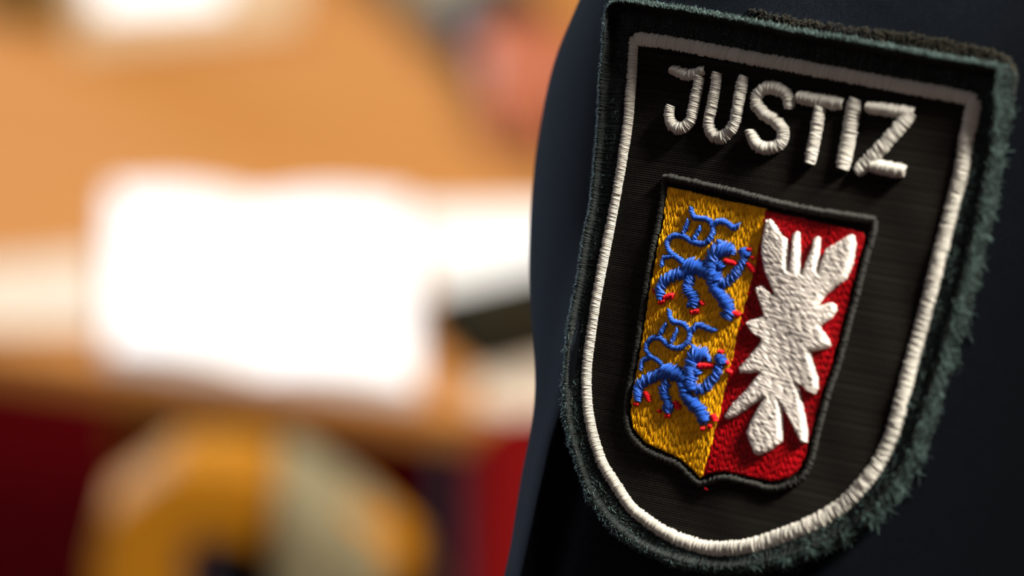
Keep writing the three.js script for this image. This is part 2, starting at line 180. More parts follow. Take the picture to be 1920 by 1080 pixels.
// ---------------------------------------------------------------- people: bodies from tapered limbs joined smoothly
function sdfMesh(caps, k, cell, pad = 0.03) {
  const lo = [1e9, 1e9, 1e9], hi = [-1e9, -1e9, -1e9];
  for (const [a, b, ra, rb] of caps) for (let i = 0; i < 3; i++) { const r = Math.max(ra, rb) + pad; lo[i] = Math.min(lo[i], a[i] - r, b[i] - r); hi[i] = Math.max(hi[i], a[i] + r, b[i] + r); }
  const size = Math.max(hi[0] - lo[0], hi[1] - lo[1], hi[2] - lo[2]) / 2, n = Math.ceil(2 * size / cell) + 4, c = [0, 1, 2].map((i) => (lo[i] + hi[i]) / 2);
  const mc = new MarchingCubes(n, new THREE.MeshStandardMaterial(), false, false, 160000); mc.isolation = 0;
  const half = n / 2, m = caps.length, D = new Float64Array(m), F = mc.field; F.fill(-1);
  for (let z = 0; z < n; z++) for (let y = 0; y < n; y++) for (let x = 0; x < n; x++) {
    const px = (x - half) / half * size + c[0], py = (y - half) / half * size + c[1], pz = (z - half) / half * size + c[2];
    if (px < lo[0] || px > hi[0] || py < lo[1] || py > hi[1] || pz < lo[2] || pz > hi[2]) continue;
    let best = 1e9;
    for (let q = 0; q < m; q++) {
      const a = caps[q][0], b = caps[q][1], ax = b[0] - a[0], ay = b[1] - a[1], az = b[2] - a[2], ux = px - a[0], uy = py - a[1], uz = pz - a[2];
      const t = Math.max(0, Math.min(1, (ax * ux + ay * uy + az * uz) / (ax * ax + ay * ay + az * az + 1e-12)));
      const ex = ux - ax * t, ey = uy - ay * t, ez = uz - az * t; D[q] = Math.sqrt(ex * ex + ey * ey + ez * ez) - (caps[q][2] + (caps[q][3] - caps[q][2]) * t);
      if (D[q] < best) best = D[q];
    }
    let v = -best;
    if (Math.abs(best) < 8 * k) { let s = 0; for (let q = 0; q < m; q++) s += Math.exp(-(D[q] - best) / k); v = -best + k * Math.log(s); }
    F[x + y * n + z * n * n] = v;
  }
  mc.update();
  const cnt = mc.count, pos = new Float32Array(mc.positionArray.slice(0, cnt * 3));
  for (let i = 0; i < cnt; i++) for (let q = 0; q < 3; q++) pos[i * 3 + q] = pos[i * 3 + q] * size + c[q];
  const g = new THREE.BufferGeometry(); g.setAttribute('position', new THREE.BufferAttribute(pos, 3));
  const o = mergeVertices(g, 1e-5); o.computeVertexNormals(); return o;
}
const moved = (caps, M) => caps.map(([a, b, ra, rb]) => [new THREE.Vector3(...a).applyMatrix4(M).toArray(), new THREE.Vector3(...b).applyMatrix4(M).toArray(), ra, rb]);
// a hand: wrist at the origin, fingers towards +z, palm down; side = +1 puts the thumb at +x (a right hand)
function handCaps(side) {
  const caps = [[[0, 0.006, -0.06], [0, 0.001, -0.005], 0.026, 0.024]];
  for (const x of [-0.022, -0.007, 0.008, 0.023]) caps.push([[x * 0.7, 0, 0.005], [x + 0.002, 0.001, 0.074], 0.0165, 0.0145]);
  for (const [x, z, s, a] of [[0.031, 0.068, 0.9, 0.14], [0.0095, 0.076, 1.0, 0.03], [-0.012, 0.074, 0.95, -0.07], [-0.032, 0.067, 0.76, -0.18]]) {
    let p = [x, 0.003, z], r = 0.0098;
    for (const [len, dy] of [[0.042, 0.003], [0.026, -0.010], [0.02, -0.012]]) { const q = [p[0] + Math.sin(a) * len * s, p[1] + dy, p[2] + Math.cos(a) * len * s]; caps.push([p, q, r, r * 0.92]); p = q; r *= 0.92; }
  }
  caps.push([[0.022, -0.003, 0.015], [0.05, -0.008, 0.052], 0.015, 0.0115], [[0.05, -0.008, 0.052], [0.060, -0.013, 0.086], 0.0115, 0.0093]);
  return caps.map(([a, b, ra, rb]) => [[a[0] * side, a[1], a[2]], [b[0] * side, b[1], b[2]], ra, rb]);
}
// head looking along +z, centre of the skull at the origin
function head(parent, at, turn, tilt, skin, hairMat) {
  const g = new THREE.Matrix4().makeRotationFromEuler(new THREE.Euler(tilt, turn, 0, 'YXZ')).setPosition(...at);
  const caps = [[[0, 0.025, -0.015], [0, 0.02, 0.012], 0.088, 0.080], [[0, -0.03, 0.03], [0, -0.075, 0.055], 0.062, 0.034], [[0, -0.05, -0.01], [0, -0.19, -0.03], 0.055, 0.06],
    [[0, 0.0, 0.090], [0, -0.028, 0.104], 0.008, 0.011], [[-0.03, 0.022, 0.078], [0.03, 0.022, 0.078], 0.012, 0.012], [[-0.02, -0.062, 0.082], [0.02, -0.062, 0.082], 0.007, 0.007], [[-0.016, -0.073, 0.080], [0.016, -0.073, 0.080], 0.007, 0.007]];
  for (const s of [-1, 1]) caps.push([[s * 0.084, 0.012, -0.008], [s * 0.080, -0.03, 0], 0.013, 0.010]);
  const face = mesh('head', sdfMesh(moved(caps, g), 0.006, 0.004), skin, parent);
  for (const s of [-1, 1]) mesh('eye', new THREE.SphereGeometry(0.0125, 16, 12).translate(s * 0.031, 0.004, 0.0815).applyMatrix4(g), std(0.25, 0.2, 0.17, 0.3), face);
  const hair = new THREE.SphereGeometry(1, 40, 24, 0, Math.PI * 2, 0, Math.PI * 0.56), p = hair.attributes.position;
  for (let i = 0; i < p.count; i++) { const z = p.getZ(i), y = p.getY(i), f = z > 0.2 && y < 0.45 ? 0.80 : 1; p.setXYZ(i, p.getX(i) * 0.101 * f, y * 0.106, z * 0.114 * f); }
  hair.rotateX(-0.35).translate(0, 0.024, -0.012); hair.computeVertexNormals(); mesh('hair', hair.applyMatrix4(g), hairMat, parent);
}
const skinMat = std(0.35, 0.09, 0.032, 0.7);
{
  // seated at the far side, right hand on the desktop
  const B = [-0.12, 0, -3.18], t = thing('person', 'person seated at the far side of the desk in an olive jacket', 'person', B);
  const W = (x, y, z) => [x - B[0], y - B[1], z - B[2]], jacket = std(0.3, 0.25, 0.13, 0.9), trousers = std(0.03, 0.03, 0.035, 0.9);
  const handM = new THREE.Matrix4().makeRotationY(0.32).setPosition(...W(-0.004, DY + 0.0305, -2.39));
  const wrist = new THREE.Vector3(0, 0.010, -0.07).applyMatrix4(handM).toArray(), back = new THREE.Vector3(0, 0.016, -0.13).applyMatrix4(handM).toArray();
  const elbow = W(-0.235, 0.86, -2.90), lHand = W(0.05, 0.625, -2.86);
  mesh('jacket', sdfMesh([
    [W(-0.25, 1.08, -3.19), W(0.01, 1.08, -3.19), 0.07, 0.07], [W(-0.20, 0.93, -3.18), W(-0.04, 0.93, -3.18), 0.115, 0.115], [W(-0.19, 0.74, -3.2), W(-0.05, 0.74, -3.2), 0.11, 0.11], [W(-0.19, 0.6, -3.2), W(-0.05, 0.6, -3.2), 0.115, 0.115], [W(-0.12, 1.1, -3.2), W(-0.12, 1.17, -3.2), 0.085, 0.062],
    [W(-0.285, 1.07, -3.18), elbow, 0.062, 0.05], [elbow, back, 0.05, 0.041], [back, wrist, 0.041, 0.039],
    [W(0.045, 1.07, -3.18), W(0.095, 0.80, -3.06), 0.062, 0.05], [W(0.095, 0.80, -3.06), W(0.06, 0.655, -2.93), 0.05, 0.037]], 0.012, 0.012), jacket, t, 'pale olive jacket');
  mesh('trousers', sdfMesh([-1, 1].flatMap((s) => [[W(-0.12 + s * 0.09, 0.555, -3.18), W(-0.12 + s * 0.11, 0.545, -2.76), 0.08, 0.062], [W(-0.12 + s * 0.11, 0.545, -2.76), W(-0.12 + s * 0.11, 0.1, -2.72), 0.06, 0.045]]), 0.012, 0.012), trousers, t);
  for (const s of [-1, 1]) mesh('shoe', sdfMesh([[W(-0.12 + s * 0.11, 0.05, -2.74), W(-0.12 + s * 0.12, 0.04, -2.56), 0.045, 0.036]], 0.01, 0.01), std(0.02, 0.015, 0.01, 0.4), t);
  mesh('hand', sdfMesh(moved(handCaps(1), handM), 0.004, 0.003), skinMat, t, 'bare hand with spread fingers');
  mesh('hand', sdfMesh(moved(handCaps(-1), new THREE.Matrix4().makeRotationY(-0.3).setPosition(...lHand)), 0.004, 0.003), skinMat, t);
  mesh('wristband', new THREE.TorusGeometry(0.031, 0.009, 12, 32).scale(1, 0.92, 3.4).translate(0, 0.004, -0.018).applyMatrix4(handM), std(0.02, 0.016, 0.007, 0.7), t, 'dark band around the wrist');
  head(t, W(-0.12, 1.33, -3.17), 0.1, 0.25, skinMat, std(0.05, 0.03, 0.015, 0.7));
}
// ---------------------------------------------------------------- chair in front of the desk
{
  const t = thing('armchair', 'wooden armchair with dark red upholstery in front of the desk', 'chair', [-0.1, 0, -1.65]);
  const sweep = (pts, w, d) => {   // rectangular wooden bar along a smooth line in the x-y plane
    const c = new THREE.CatmullRomCurve3(pts.map((p) => new THREE.Vector3(p[0], p[1], 0)), false, 'centripetal');
    const s = new THREE.Shape(); const r = 0.008, a = d / 2, b = w / 2;
    s.moveTo(-a + r, -b); s.lineTo(a - r, -b); s.quadraticCurveTo(a, -b, a, -b + r); s.lineTo(a, b - r); s.quadraticCurveTo(a, b, a - r, b); s.lineTo(-a + r, b); s.quadraticCurveTo(-a, b, -a, b - r); s.lineTo(-a, -b + r); s.quadraticCurveTo(-a, -b, -a + r, -b);
    return new THREE.ExtrudeGeometry(s, { steps: 60, extrudePath: c, bevelEnabled: false });
  };
  const red = std(0.10, 0.003, 0.003, 0.9, { specularIntensity: 0 }), maroon = std(0.04, 0.006, 0.008, 0.92, { specularIntensity: 0.1 });
  for (const z of [0, 0.5]) {
    const side = mesh('arm_frame', sweep([[-0.098, 0.0], [-0.098, 0.45], [-0.098, 0.74], [-0.094, 0.805], [-0.075, 0.828], [-0.045, 0.83], [-0.005, 0.813], [0.030, 0.783], [0.045, 0.735], [0.050, 0.6], [0.052, 0.3], [0.055, 0]], 0.046, 0.046).translate(0, 0, z), chairWood, t, 'curved orange wood arm frame');
    mesh('arm_panel', box(0.11, 0.30, 0.02, -0.024, 0.6, z, 0.006), maroon, t, 'dark maroon padded panel inside the arm frame');
  }
  mesh('seat', box(0.40, 0.09, 0.44, -0.12, 0.42, 0.25, 0.03), red, t);
  mesh('backrest', box(0.07, 0.47, 0.44, 0.112, 0.635, 0.19, 0.03), red, t);
  mesh('stretcher', box(0.03, 0.04, 0.46, -0.098, 0.3, 0.25, 0.005), chairWood, t);
  const far = t.clone(); far.name = numbered('armchair'); far.userData = { ...t.userData }; tag(far, 'wooden armchair on the far side, under the seated person', 'chair', 'wooden armchairs at the desk'); t.userData.group = 'wooden armchairs at the desk';
  far.position.set(-0.37, 0, -3.29); far.rotation.y = Math.PI / 2; scene.add(far);
}
{
  const t = thing('scarf', 'beige cloth draped over the armrest of the wooden chair', 'cloth', [-0.094, 0.797, -1.65]);
  // folded over the rail: the strip runs up the near side, across and down the far side
  const top = new THREE.PlaneGeometry(0.056, 1, 20, 48), q = top.attributes.position;
  for (let i = 0; i < q.count; i++) {
    const s = q.getY(i) + 0.5, x = q.getX(i), w = 0.002 * Math.sin(x * 260) ;
    const cx = x + 0.006, rail = (cx < -0.005 ? 0.813 - (cx + 0.005) * 0.425 : 0.813 - (cx + 0.005) * 0.857) - 0.795, R = 0.034 + w;
    let y, z;
    if (s < 0.4) { z = R; y = rail - (0.4 - s) * 0.2; } else if (s < 0.6) { const a = (s - 0.4) / 0.2 * Math.PI; z = Math.cos(a) * R; y = rail + Math.sin(a) * 0.034; } else { z = -R; y = rail - (s - 0.6) * 0.2; }
    q.setXYZ(i, x * (1 + 0.2 * (rail - y) * 8), y, z);
  }
  top.computeVertexNormals();
  mesh('cloth', top, std(0.2, 0.17, 0.095, 0.95, { side: THREE.DoubleSide }), t);
}
// ---------------------------------------------------------------- officer: sleeve and jacket
// sleeve and patch share one frame: x along the width of the patch, y up the arm, z out of the cloth
const FRAME = new THREE.Matrix4().makeBasis(new THREE.Vector3(0.8238, 0.0975, 0.5584).normalize(), new THREE.Vector3(0.1874, 0.8829, -0.4306).normalize(), new THREE.Vector3(-0.535, 0.4594, 0.7091).normalize());
FRAME.setPosition(0.04388, 1.49097, -0.5301);
function inFrame(o) { FRAME.decompose(o.position, o.quaternion, o.scale); o.scale.set(1, 1, 1); }
const RP = 300, CY = Math.cos(33 * Math.PI / 180), SY = Math.sin(33 * Math.PI / 180);
function interp(tab, x, k) {   // table sorted by falling first column, smooth
  const n = tab.length; if (x >= tab[0][0]) return tab[0][k]; if (x <= tab[n - 1][0]) return tab[n - 1][k];
  for (let i = 0; i < n - 1; i++) if (x <= tab[i][0] && x >= tab[i + 1][0]) { const t = (x - tab[i][0]) / (tab[i + 1][0] - tab[i][0]), s = t * t * (3 - 2 * t); return tab[i][k] + (tab[i + 1][k] - tab[i][k]) * (0.5 * s + 0.5 * t); }
}
function smoothTab(x, k) { let s = 0, w = 0; for (let d = -6; d <= 6; d += 1.5) { const g = Math.exp(-d * d / 18); s += g * interp(D_sleeve, x + d, k); w += g; } return s / w; }
const ridgeRev = D_ridge_av.map(([a, v]) => [v, a]);
function sleeveGeo() {
  const pos = [], uv = [], idx = [], V0 = -135, V1 = 105, NV = 260, NU = 300; let cols = 0;
  for (let j = 0; j <= NV; j++) {
    const v = V0 + (V1 - V0) * j / NV, us = smoothTab(v, 1), Rl = smoothTab(v, 2) * (v < -60 ? 1 : 1);
    const b0 = Math.abs(us) / RP, ring = [];
    // right chain reversed, then front, then left chain
    const bR = 38 / RP, right = []; let x = 38, z = -1.8 - 38 * 38 / (2 * RP);
    const NR = 70; for (let i = 1; i <= NR; i++) { const b = bR + (Math.PI - bR) * (i - 0.5) / NR, ds = 48 * (Math.PI - bR) / NR; x += Math.cos(b) * ds; z -= Math.sin(b) * ds; right.push([x, z, Math.sin(b), Math.cos(b)]); }
    ring.push(...right.reverse());
    const NF = 70; for (let i = 0; i <= NF; i++) { const u = 38 + (us - 38) * i / NF; ring.push([u, -1.8 - u * u / (2 * RP), u / RP, 1]); }
    x = us; z = -1.8 - us * us / (2 * RP);
    const bs = 57 * Math.PI / 180, N1 = 90, N2 = 60;
    for (let i = 1; i <= N1; i++) { const b = b0 + (bs - b0) * (i - 0.5) / N1, ds = Rl * (bs - b0) / N1; x -= Math.cos(b) * ds; z -= Math.sin(b) * ds; ring.push([x, z, -Math.sin(b), Math.cos(b)]); }
    for (let i = 1; i <= N2; i++) { const b = bs + (Math.PI - bs) * (i - 0.5) / N2, ds = 44 * (Math.PI - bs) / N2; x -= Math.cos(b) * ds; z -= Math.sin(b) * ds; ring.push([x, z, -Math.sin(b), Math.cos(b)]); }
    cols = ring.length; let s = 0;
    ring.forEach(([px, pz, nx, nz], i) => {
      const a = px * CY - pz * SY, facing = nx * SY + nz * CY;
      let d = 0;
      if (i > NR + NF * 0.6 && facing > -0.25) {   // the long fold down the outer side of the sleeve
        const da = a - interp(ridgeRev, v, 1) - 2.2, amp = Math.min(1, Math.max(0, (6 - v) / 22));
        d += amp * (3.0 * Math.exp(-Math.pow(da / (da > 0 ? 1.1 : 3.6), 2)) - 1.3 * Math.exp(-Math.pow((da - 3.6) / 2.2, 2)) * (v < -30 ? 1 : 0.35));
        d *= Math.min(1, (facing + 0.25) / 0.3);
      }
      d += 0.5 * Math.sin(v * 0.11 + px * 0.06) * Math.sin(px * 0.13 + 2) * Math.min(1, Math.max(0, Math.abs(v) - 40) / 15);
      if (i) s += Math.hypot(px - ring[i - 1][0], pz - ring[i - 1][1]);
      pos.push((px + nx * d) / 1000, v / 1000, (pz + nz * d) / 1000); uv.push(s / 10, v / 10);
    });
  }
  for (let j = 0; j < NV; j++) for (let i = 0; i < cols; i++) { const a = j * cols + i, b = j * cols + (i + 1) % cols, c = a + cols, d = b + cols; idx.push(a, c, b, b, c, d); }
  // close both ends
  for (const j of [0, NV]) { let cx = 0, cz = 0; for (let i = 0; i < cols; i++) { cx += pos[(j * cols + i) * 3]; cz += pos[(j * cols + i) * 3 + 2]; } const k = pos.length / 3; pos.push(cx / cols, pos[j * cols * 3 + 1], cz / cols); uv.push(0, 0); for (let i = 0; i < cols; i++) { const a = j * cols + i, b = j * cols + (i + 1) % cols; if (j) idx.push(a, k, b); else idx.push(a, b, k); } }
  const g = new THREE.BufferGeometry(); g.setAttribute('position', new THREE.Float32BufferAttribute(pos, 3)); g.setAttribute('uv', new THREE.Float32BufferAttribute(uv, 2)); g.setIndex(idx); g.computeVertexNormals(); return g;
}
const cloth = std(0.0026, 0.0031, 0.0042, 0.85, { sheen: 1, sheenRoughness: 0.6, bumpMap: serge, bumpScale: 0.0002 });
cloth.sheenColor.setRGB(0.2, 0.27, 0.39);
cloth.specularIntensity = 0.05;
const OB = new THREE.Vector3(0.21, 0, -0.774);
const officer = thing('person', 'person in a dark navy uniform jacket, sleeve with a badge filling the right side', 'person', OB.toArray());
function onSleeve(o) { inFrame(o); o.position.sub(OB); }
onSleeve(mesh('jacket_sleeve', sleeveGeo(), cloth, officer, 'dark navy cloth sleeve with a long fold'));
{
  // left arm akimbo, facing the desk; shoulders run from the near left to the far right
  const W = (x, y, z) => [x - OB.x, y - OB.y, z - OB.z], S = W(0.098, 1.565, -0.628), E = W(0.040, 1.315, -0.495), hip = W(0.115, 1.09, -0.665);
  mesh('jacket', sdfMesh([
    [W(0.125, 1.545, -0.665), W(0.295, 1.545, -0.885), 0.075, 0.075], [W(0.165, 1.40, -0.715), W(0.262, 1.40, -0.842), 0.112, 0.112], [W(0.17, 1.2, -0.72), W(0.256, 1.2, -0.835), 0.105, 0.105], [W(0.165, 1.03, -0.715), W(0.262, 1.03, -0.842), 0.118, 0.118], [W(0.21, 1.57, -0.774), W(0.21, 1.65, -0.774), 0.085, 0.064],
    [S, W(0.072, 1.45, -0.567), 0.062, 0.05], [W(0.05, 1.37, -0.52), E, 0.045, 0.052], [E, W(0.085, 1.17, -0.60), 0.052, 0.042],
    [W(0.33, 1.54, -0.93), W(0.385, 1.26, -0.955), 0.066, 0.052], [W(0.385, 1.26, -0.955), W(0.37, 1.04, -0.985), 0.052, 0.04]], 0.014, 0.013), cloth, officer, 'dark navy jacket');
  mesh('trousers', sdfMesh([[-0.05, 0.065], [0.05, -0.07]].flatMap(([x, z]) => [[[x, 0.97, z], [x * 1.3, 0.52, z * 1.3], 0.1, 0.07], [[x * 1.3, 0.52, z * 1.3], [x * 1.4, 0.1, z * 1.4], 0.068, 0.052]]), 0.012, 0.013), cloth, officer);
  for (const [x, z] of [[-0.07, 0.091], [0.07, -0.098]]) mesh('boot', sdfMesh([[[x + 0.02, 0.055, z + 0.015], [x - 0.13, 0.042, z - 0.1], 0.052, 0.04]], 0.01, 0.01), std(0.01, 0.01, 0.01, 0.35), officer);
  const handAt = (p, turn, tilt, side) => mesh('hand', sdfMesh(moved(handCaps(side), new THREE.Matrix4().makeRotationFromEuler(new THREE.Euler(tilt, turn, 0, 'YXZ')).setPosition(...p)), 0.004, 0.003), skinMat, officer);
  handAt(hip, -2.0, 0.7, -1); handAt(W(0.372, 1.0, -0.99), -2.2, 1.45, 1);
  head(officer, W(0.198, 1.80, -0.783), -2.214, 0.08, skinMat, std(0.06, 0.04, 0.02, 0.7));
}
// ---------------------------------------------------------------- embroidered patch
const pucker = (u, v) => 0.22 * Math.sin(u * 0.19 + 1) * Math.sin(v * 0.15 + 0.5) + 0.1 * Math.sin(u * 0.45 + v * 0.28);
const surf = (u, v, h) => [u, v, h - u * u / (2 * RP) + pucker(u, v)];
class Threads {   // collects threads (thin tubes lying on the patch) into one mesh
  constructor() { this.p = []; this.n = []; this.c = []; this.i = []; }
  thread(pts, r, col, sides = 5, taper = 0.55) {
    const P = pts.map(([u, v, h]) => surf(u, v, h)), n = P.length, base = this.p.length / 3;
    for (let k = 0; k < n; k++) {
      const a = P[Math.max(0, k - 1)], b = P[Math.min(n - 1, k + 1)];
      let tx = b[0] - a[0], ty = b[1] - a[1], tz = b[2] - a[2]; const tl = Math.hypot(tx, ty, tz) || 1; tx /= tl; ty /= tl; tz /= tl;
      let ux = -tx * tz, uy = -ty * tz, uz = 1 - tz * tz, ul = Math.hypot(ux, uy, uz);
      if (ul < 1e-3) { ux = 1; uy = 0; uz = 0; ul = 1; } ux /= ul; uy /= ul; uz /= ul;
      const bx = uy * tz - uz * ty, by = uz * tx - ux * tz, bz = ux * ty - uy * tx, rad = r * ((k === 0 || k === n - 1) ? taper : 1);
      for (let s = 0; s < sides; s++) {
        const an = s / sides * 2 * Math.PI + 0.3, c = Math.cos(an), d = Math.sin(an), nx = ux * c + bx * d, ny = uy * c + by * d, nz = uz * c + bz * d;
        this.p.push((P[k][0] + nx * rad) / 1000, (P[k][1] + ny * rad) / 1000, (P[k][2] + nz * rad) / 1000); this.n.push(nx, ny, nz); this.c.push(col[0], col[1], col[2]);
      }
      if (k) for (let s = 0; s < sides; s++) { const a0 = base + (k - 1) * sides + s, a1 = base + (k - 1) * sides + (s + 1) % sides; this.i.push(a0, a0 + sides, a1, a1, a0 + sides, a1 + sides); }
    }
  }
  geometry() {
    const g = new THREE.BufferGeometry();
    g.setAttribute('position', new THREE.Float32BufferAttribute(this.p, 3)); g.setAttribute('normal', new THREE.Float32BufferAttribute(this.n, 3)); g.setAttribute('color', new THREE.Float32BufferAttribute(this.c, 3)); g.setIndex(this.i); return g;
  }
}
const vary = (c, k) => { const f = 1 + rr(-k, k); return [c[0] * f, c[1] * f, c[2] * f]; };
function smooth(line, step, closed = false) {
  const c = new THREE.CatmullRomCurve3(line.map(([u, v]) => new THREE.Vector3(u, v, 0)), closed, 'centripetal'); c.arcLengthDivisions = 600;
  const n = Math.max(2, Math.round(c.getLength() / step)), P = c.getSpacedPoints(n), out = [];
  for (let i = 0; i <= n; i++) { const a = P[closed ? (i - 1 + n) % n : Math.max(0, i - 1)], b = P[closed ? (i + 1) % n : Math.min(n, i + 1)], l = Math.hypot(b.x - a.x, b.y - a.y) || 1; out.push([P[i].x, P[i].y, (b.x - a.x) / l, (b.y - a.y) / l]); }
  return out;
}
// satin stitch: threads laid side by side across a stroke, arched over their padding
function satin(T, line, w, o = {}) {
  const { step = 0.3, r = 0.2, h0 = 0.1, H = 0.28 * w + 0.15, skew = 0.12, jit = 0.07, col = [0.7, 0.68, 0.62], cv = 0.08, seg = 7, closed = false, wide = null } = o;
  const S = smooth(line, step, closed), n = S.length;
  S.forEach(([x, y, tx, ty], k) => {
    const end = Math.min(k, n - 1 - k), we = w * (wide ? wide(x) : 1) * (closed || end > 2 ? 1 : 0.72 + 0.1 * end), j1 = rr(-jit, jit), j2 = rr(-jit, jit), sk = skew * w * (1 + rr(-0.3, 0.3)), hh = H * (1 + rr(-0.1, 0.1)), pts = [];
    for (let q = 0; q <= seg; q++) {
      const t = q / seg, off = (t - 0.5) * (we + j1 + j2) + (j1 - j2) * 0.5, al = (t - 0.5) * sk;
      pts.push([x - ty * off + tx * al, y + tx * off + ty * al, h0 - 0.1 + hh * Math.pow(Math.sin(Math.PI * (0.06 + 0.88 * t)), 0.75)]);
    }
    T.thread(pts, r * rr(0.88, 1.12), vary(col, cv));
  });
  // padding below
  const U = smooth(line, Math.max(0.6, step * 2), closed); for (const f of [-0.27, 0, 0.27]) T.thread(U.map(([x, y, tx, ty]) => [x - ty * f * w, y + tx * f * w, h0 + H * (0.5 - Math.abs(f)) - 0.1 - Math.min(w * 0.2, H * 0.4) * 0.75]), Math.min(w * 0.2, H * 0.4), col, 6, 0.8);
}
function inside(poly, x, y) { let c = false; for (let i = 0, j = poly.length - 1; i < poly.length; j = i++) { const [xi, yi] = poly[i], [xj, yj] = poly[j]; if ((yi > y) !== (yj > y) && x < (xj - xi) * (y - yi) / (yj - yi) + xi) c = !c; } return c; }
function cross(poly, y) { const r = []; for (let i = 0, j = poly.length - 1; i < poly.length; j = i++) { const [xi, yi] = poly[i], [xj, yj] = poly[j]; if ((yi > y) !== (yj > y)) r.push((xj - xi) * (y - yi) / (yj - yi) + xi); } return r.sort((a, b) => a - b); }
// fill stitch: rows of short stitches at an angle, clipped to the outline, ends staggered
function fill(T, poly, ang, o = {}) {
  const { step = 0.32, len = 2.3, r = 0.19, h0 = 0.2, arch = 0.14, col = [1, 1, 1], cv = 0.12, rise = 0, edge = 0, jit = 0.08, stag = 0.37, inset = 0 } = o;
  const ca = Math.cos(ang), sa = Math.sin(ang), Q = poly.map(([x, y]) => [x * ca + y * sa, -x * sa + y * ca]);
  let lo = 1e9, hi = -1e9; for (const q of Q) { lo = Math.min(lo, q[1]); hi = Math.max(hi, q[1]); }
  let row = 0;
  for (let y = lo + step / 2; y < hi; y += step, row++) {
    const X = cross(Q, y + rr(-0.05, 0.05));
    for (let k = 0; k + 1 < X.length; k += 2) {
      const a = X[k] + inset - rr(0, jit), b = X[k + 1] - inset + rr(0, jit); if (b - a < 0.15) continue;
      const cuts = [a]; let p = Math.floor(a / len) * len + (stag ? (row * stag) % 1 : rnd()) * len; while (p < b) { if (p > a + len * 0.25 && p < b - len * 0.25) cuts.push(p + rr(-0.15, 0.15)); p += len; } cuts.push(b);
      for (let m = 0; m + 1 < cuts.length; m++) {
        const s = cuts[m], e = cuts[m + 1], pts = [], jy = rr(-0.05, 0.05), hj = rr(-0.03, 0.05), n = 5;
        for (let q = 0; q <= n; q++) {
          const t = q / n, x = s + (e - s) * t, yy = y + jy * (t - 0.5) * 2, de = Math.min(x - a, b - x);
          const h = h0 + hj + arch * Math.sin(Math.PI * t) + rise * (edge ? Math.min(1, Math.sqrt(Math.max(0, de) / edge + 0.02)) : 1);
          pts.push([x * ca - yy * sa, x * sa + yy * ca, h]);
        }
        T.thread(pts, r * rr(0.9, 1.12), vary(col, cv));
      }
    }
  }
}
// a bed of cloth: small cells inside the outline
function bed(poly, cell, h, wave = true) {
  let x0 = 1e9, x1 = -1e9, y0 = 1e9, y1 = -1e9; for (const [x, y] of poly) { x0 = Math.min(x0, x); x1 = Math.max(x1, x); y0 = Math.min(y0, y); y1 = Math.max(y1, y); }
  const pos = [], uv = [], idx = [], nx = Math.ceil((x1 - x0) / cell), ny = Math.ceil((y1 - y0) / cell), id = new Map();
  const vert = (i, j) => { const k = i * 10000 + j; if (!id.has(k)) { const u = x0 + i * cell, v = y0 + j * cell; id.set(k, pos.length / 3); const s = surf(u, v, h); pos.push(s[0] / 1000, s[1] / 1000, s[2] / 1000); uv.push(u / 6.1, v / 6.1); } return id.get(k); };
  for (let i = 0; i < nx; i++) for (let j = 0; j < ny; j++) if (inside(poly, x0 + (i + 0.5) * cell, y0 + (j + 0.5) * cell)) { const a = vert(i, j), b = vert(i + 1, j), c = vert(i, j + 1), d = vert(i + 1, j + 1); idx.push(a, b, d, a, d, c); }
  const g = new THREE.BufferGeometry(); g.setAttribute('position', new THREE.Float32BufferAttribute(pos, 3)); g.setAttribute('uv', new THREE.Float32BufferAttribute(uv, 2)); g.setIndex(idx); g.computeVertexNormals(); return g;
}
const floss = (rough, more = {}) => { const m = new THREE.MeshPhysicalMaterial({ vertexColors: true, roughness: rough, ...more }); return m; };
const M = {
  white: floss(0.5), yellow: floss(0.45, { specularIntensity: 0.4 }), red: floss(0.4, { specularIntensity: 0.45 }), blue: floss(0.45, { specularIntensity: 0.8 }), claw: floss(0.45, { specularIntensity: 0.3 }), cord: floss(0.6, { specularIntensity: 0.5 }), rim: floss(0.6, { specularIntensity: 0.5 }), pad: floss(0.8),
  twill: std(0.021, 0.019, 0.0165, 0.75, { specularIntensity: 0.15, map: twillColor, bumpMap: twillBump, bumpScale: 0.0005 }),
};
const patch = thing('uniform_patch', 'black shield-shaped embroidered patch reading JUSTIZ on the dark sleeve', 'patch');
inFrame(patch);
mesh('ground_cloth', bed(D_edge, 0.5, 0), M.twill, patch, 'black twill ground');
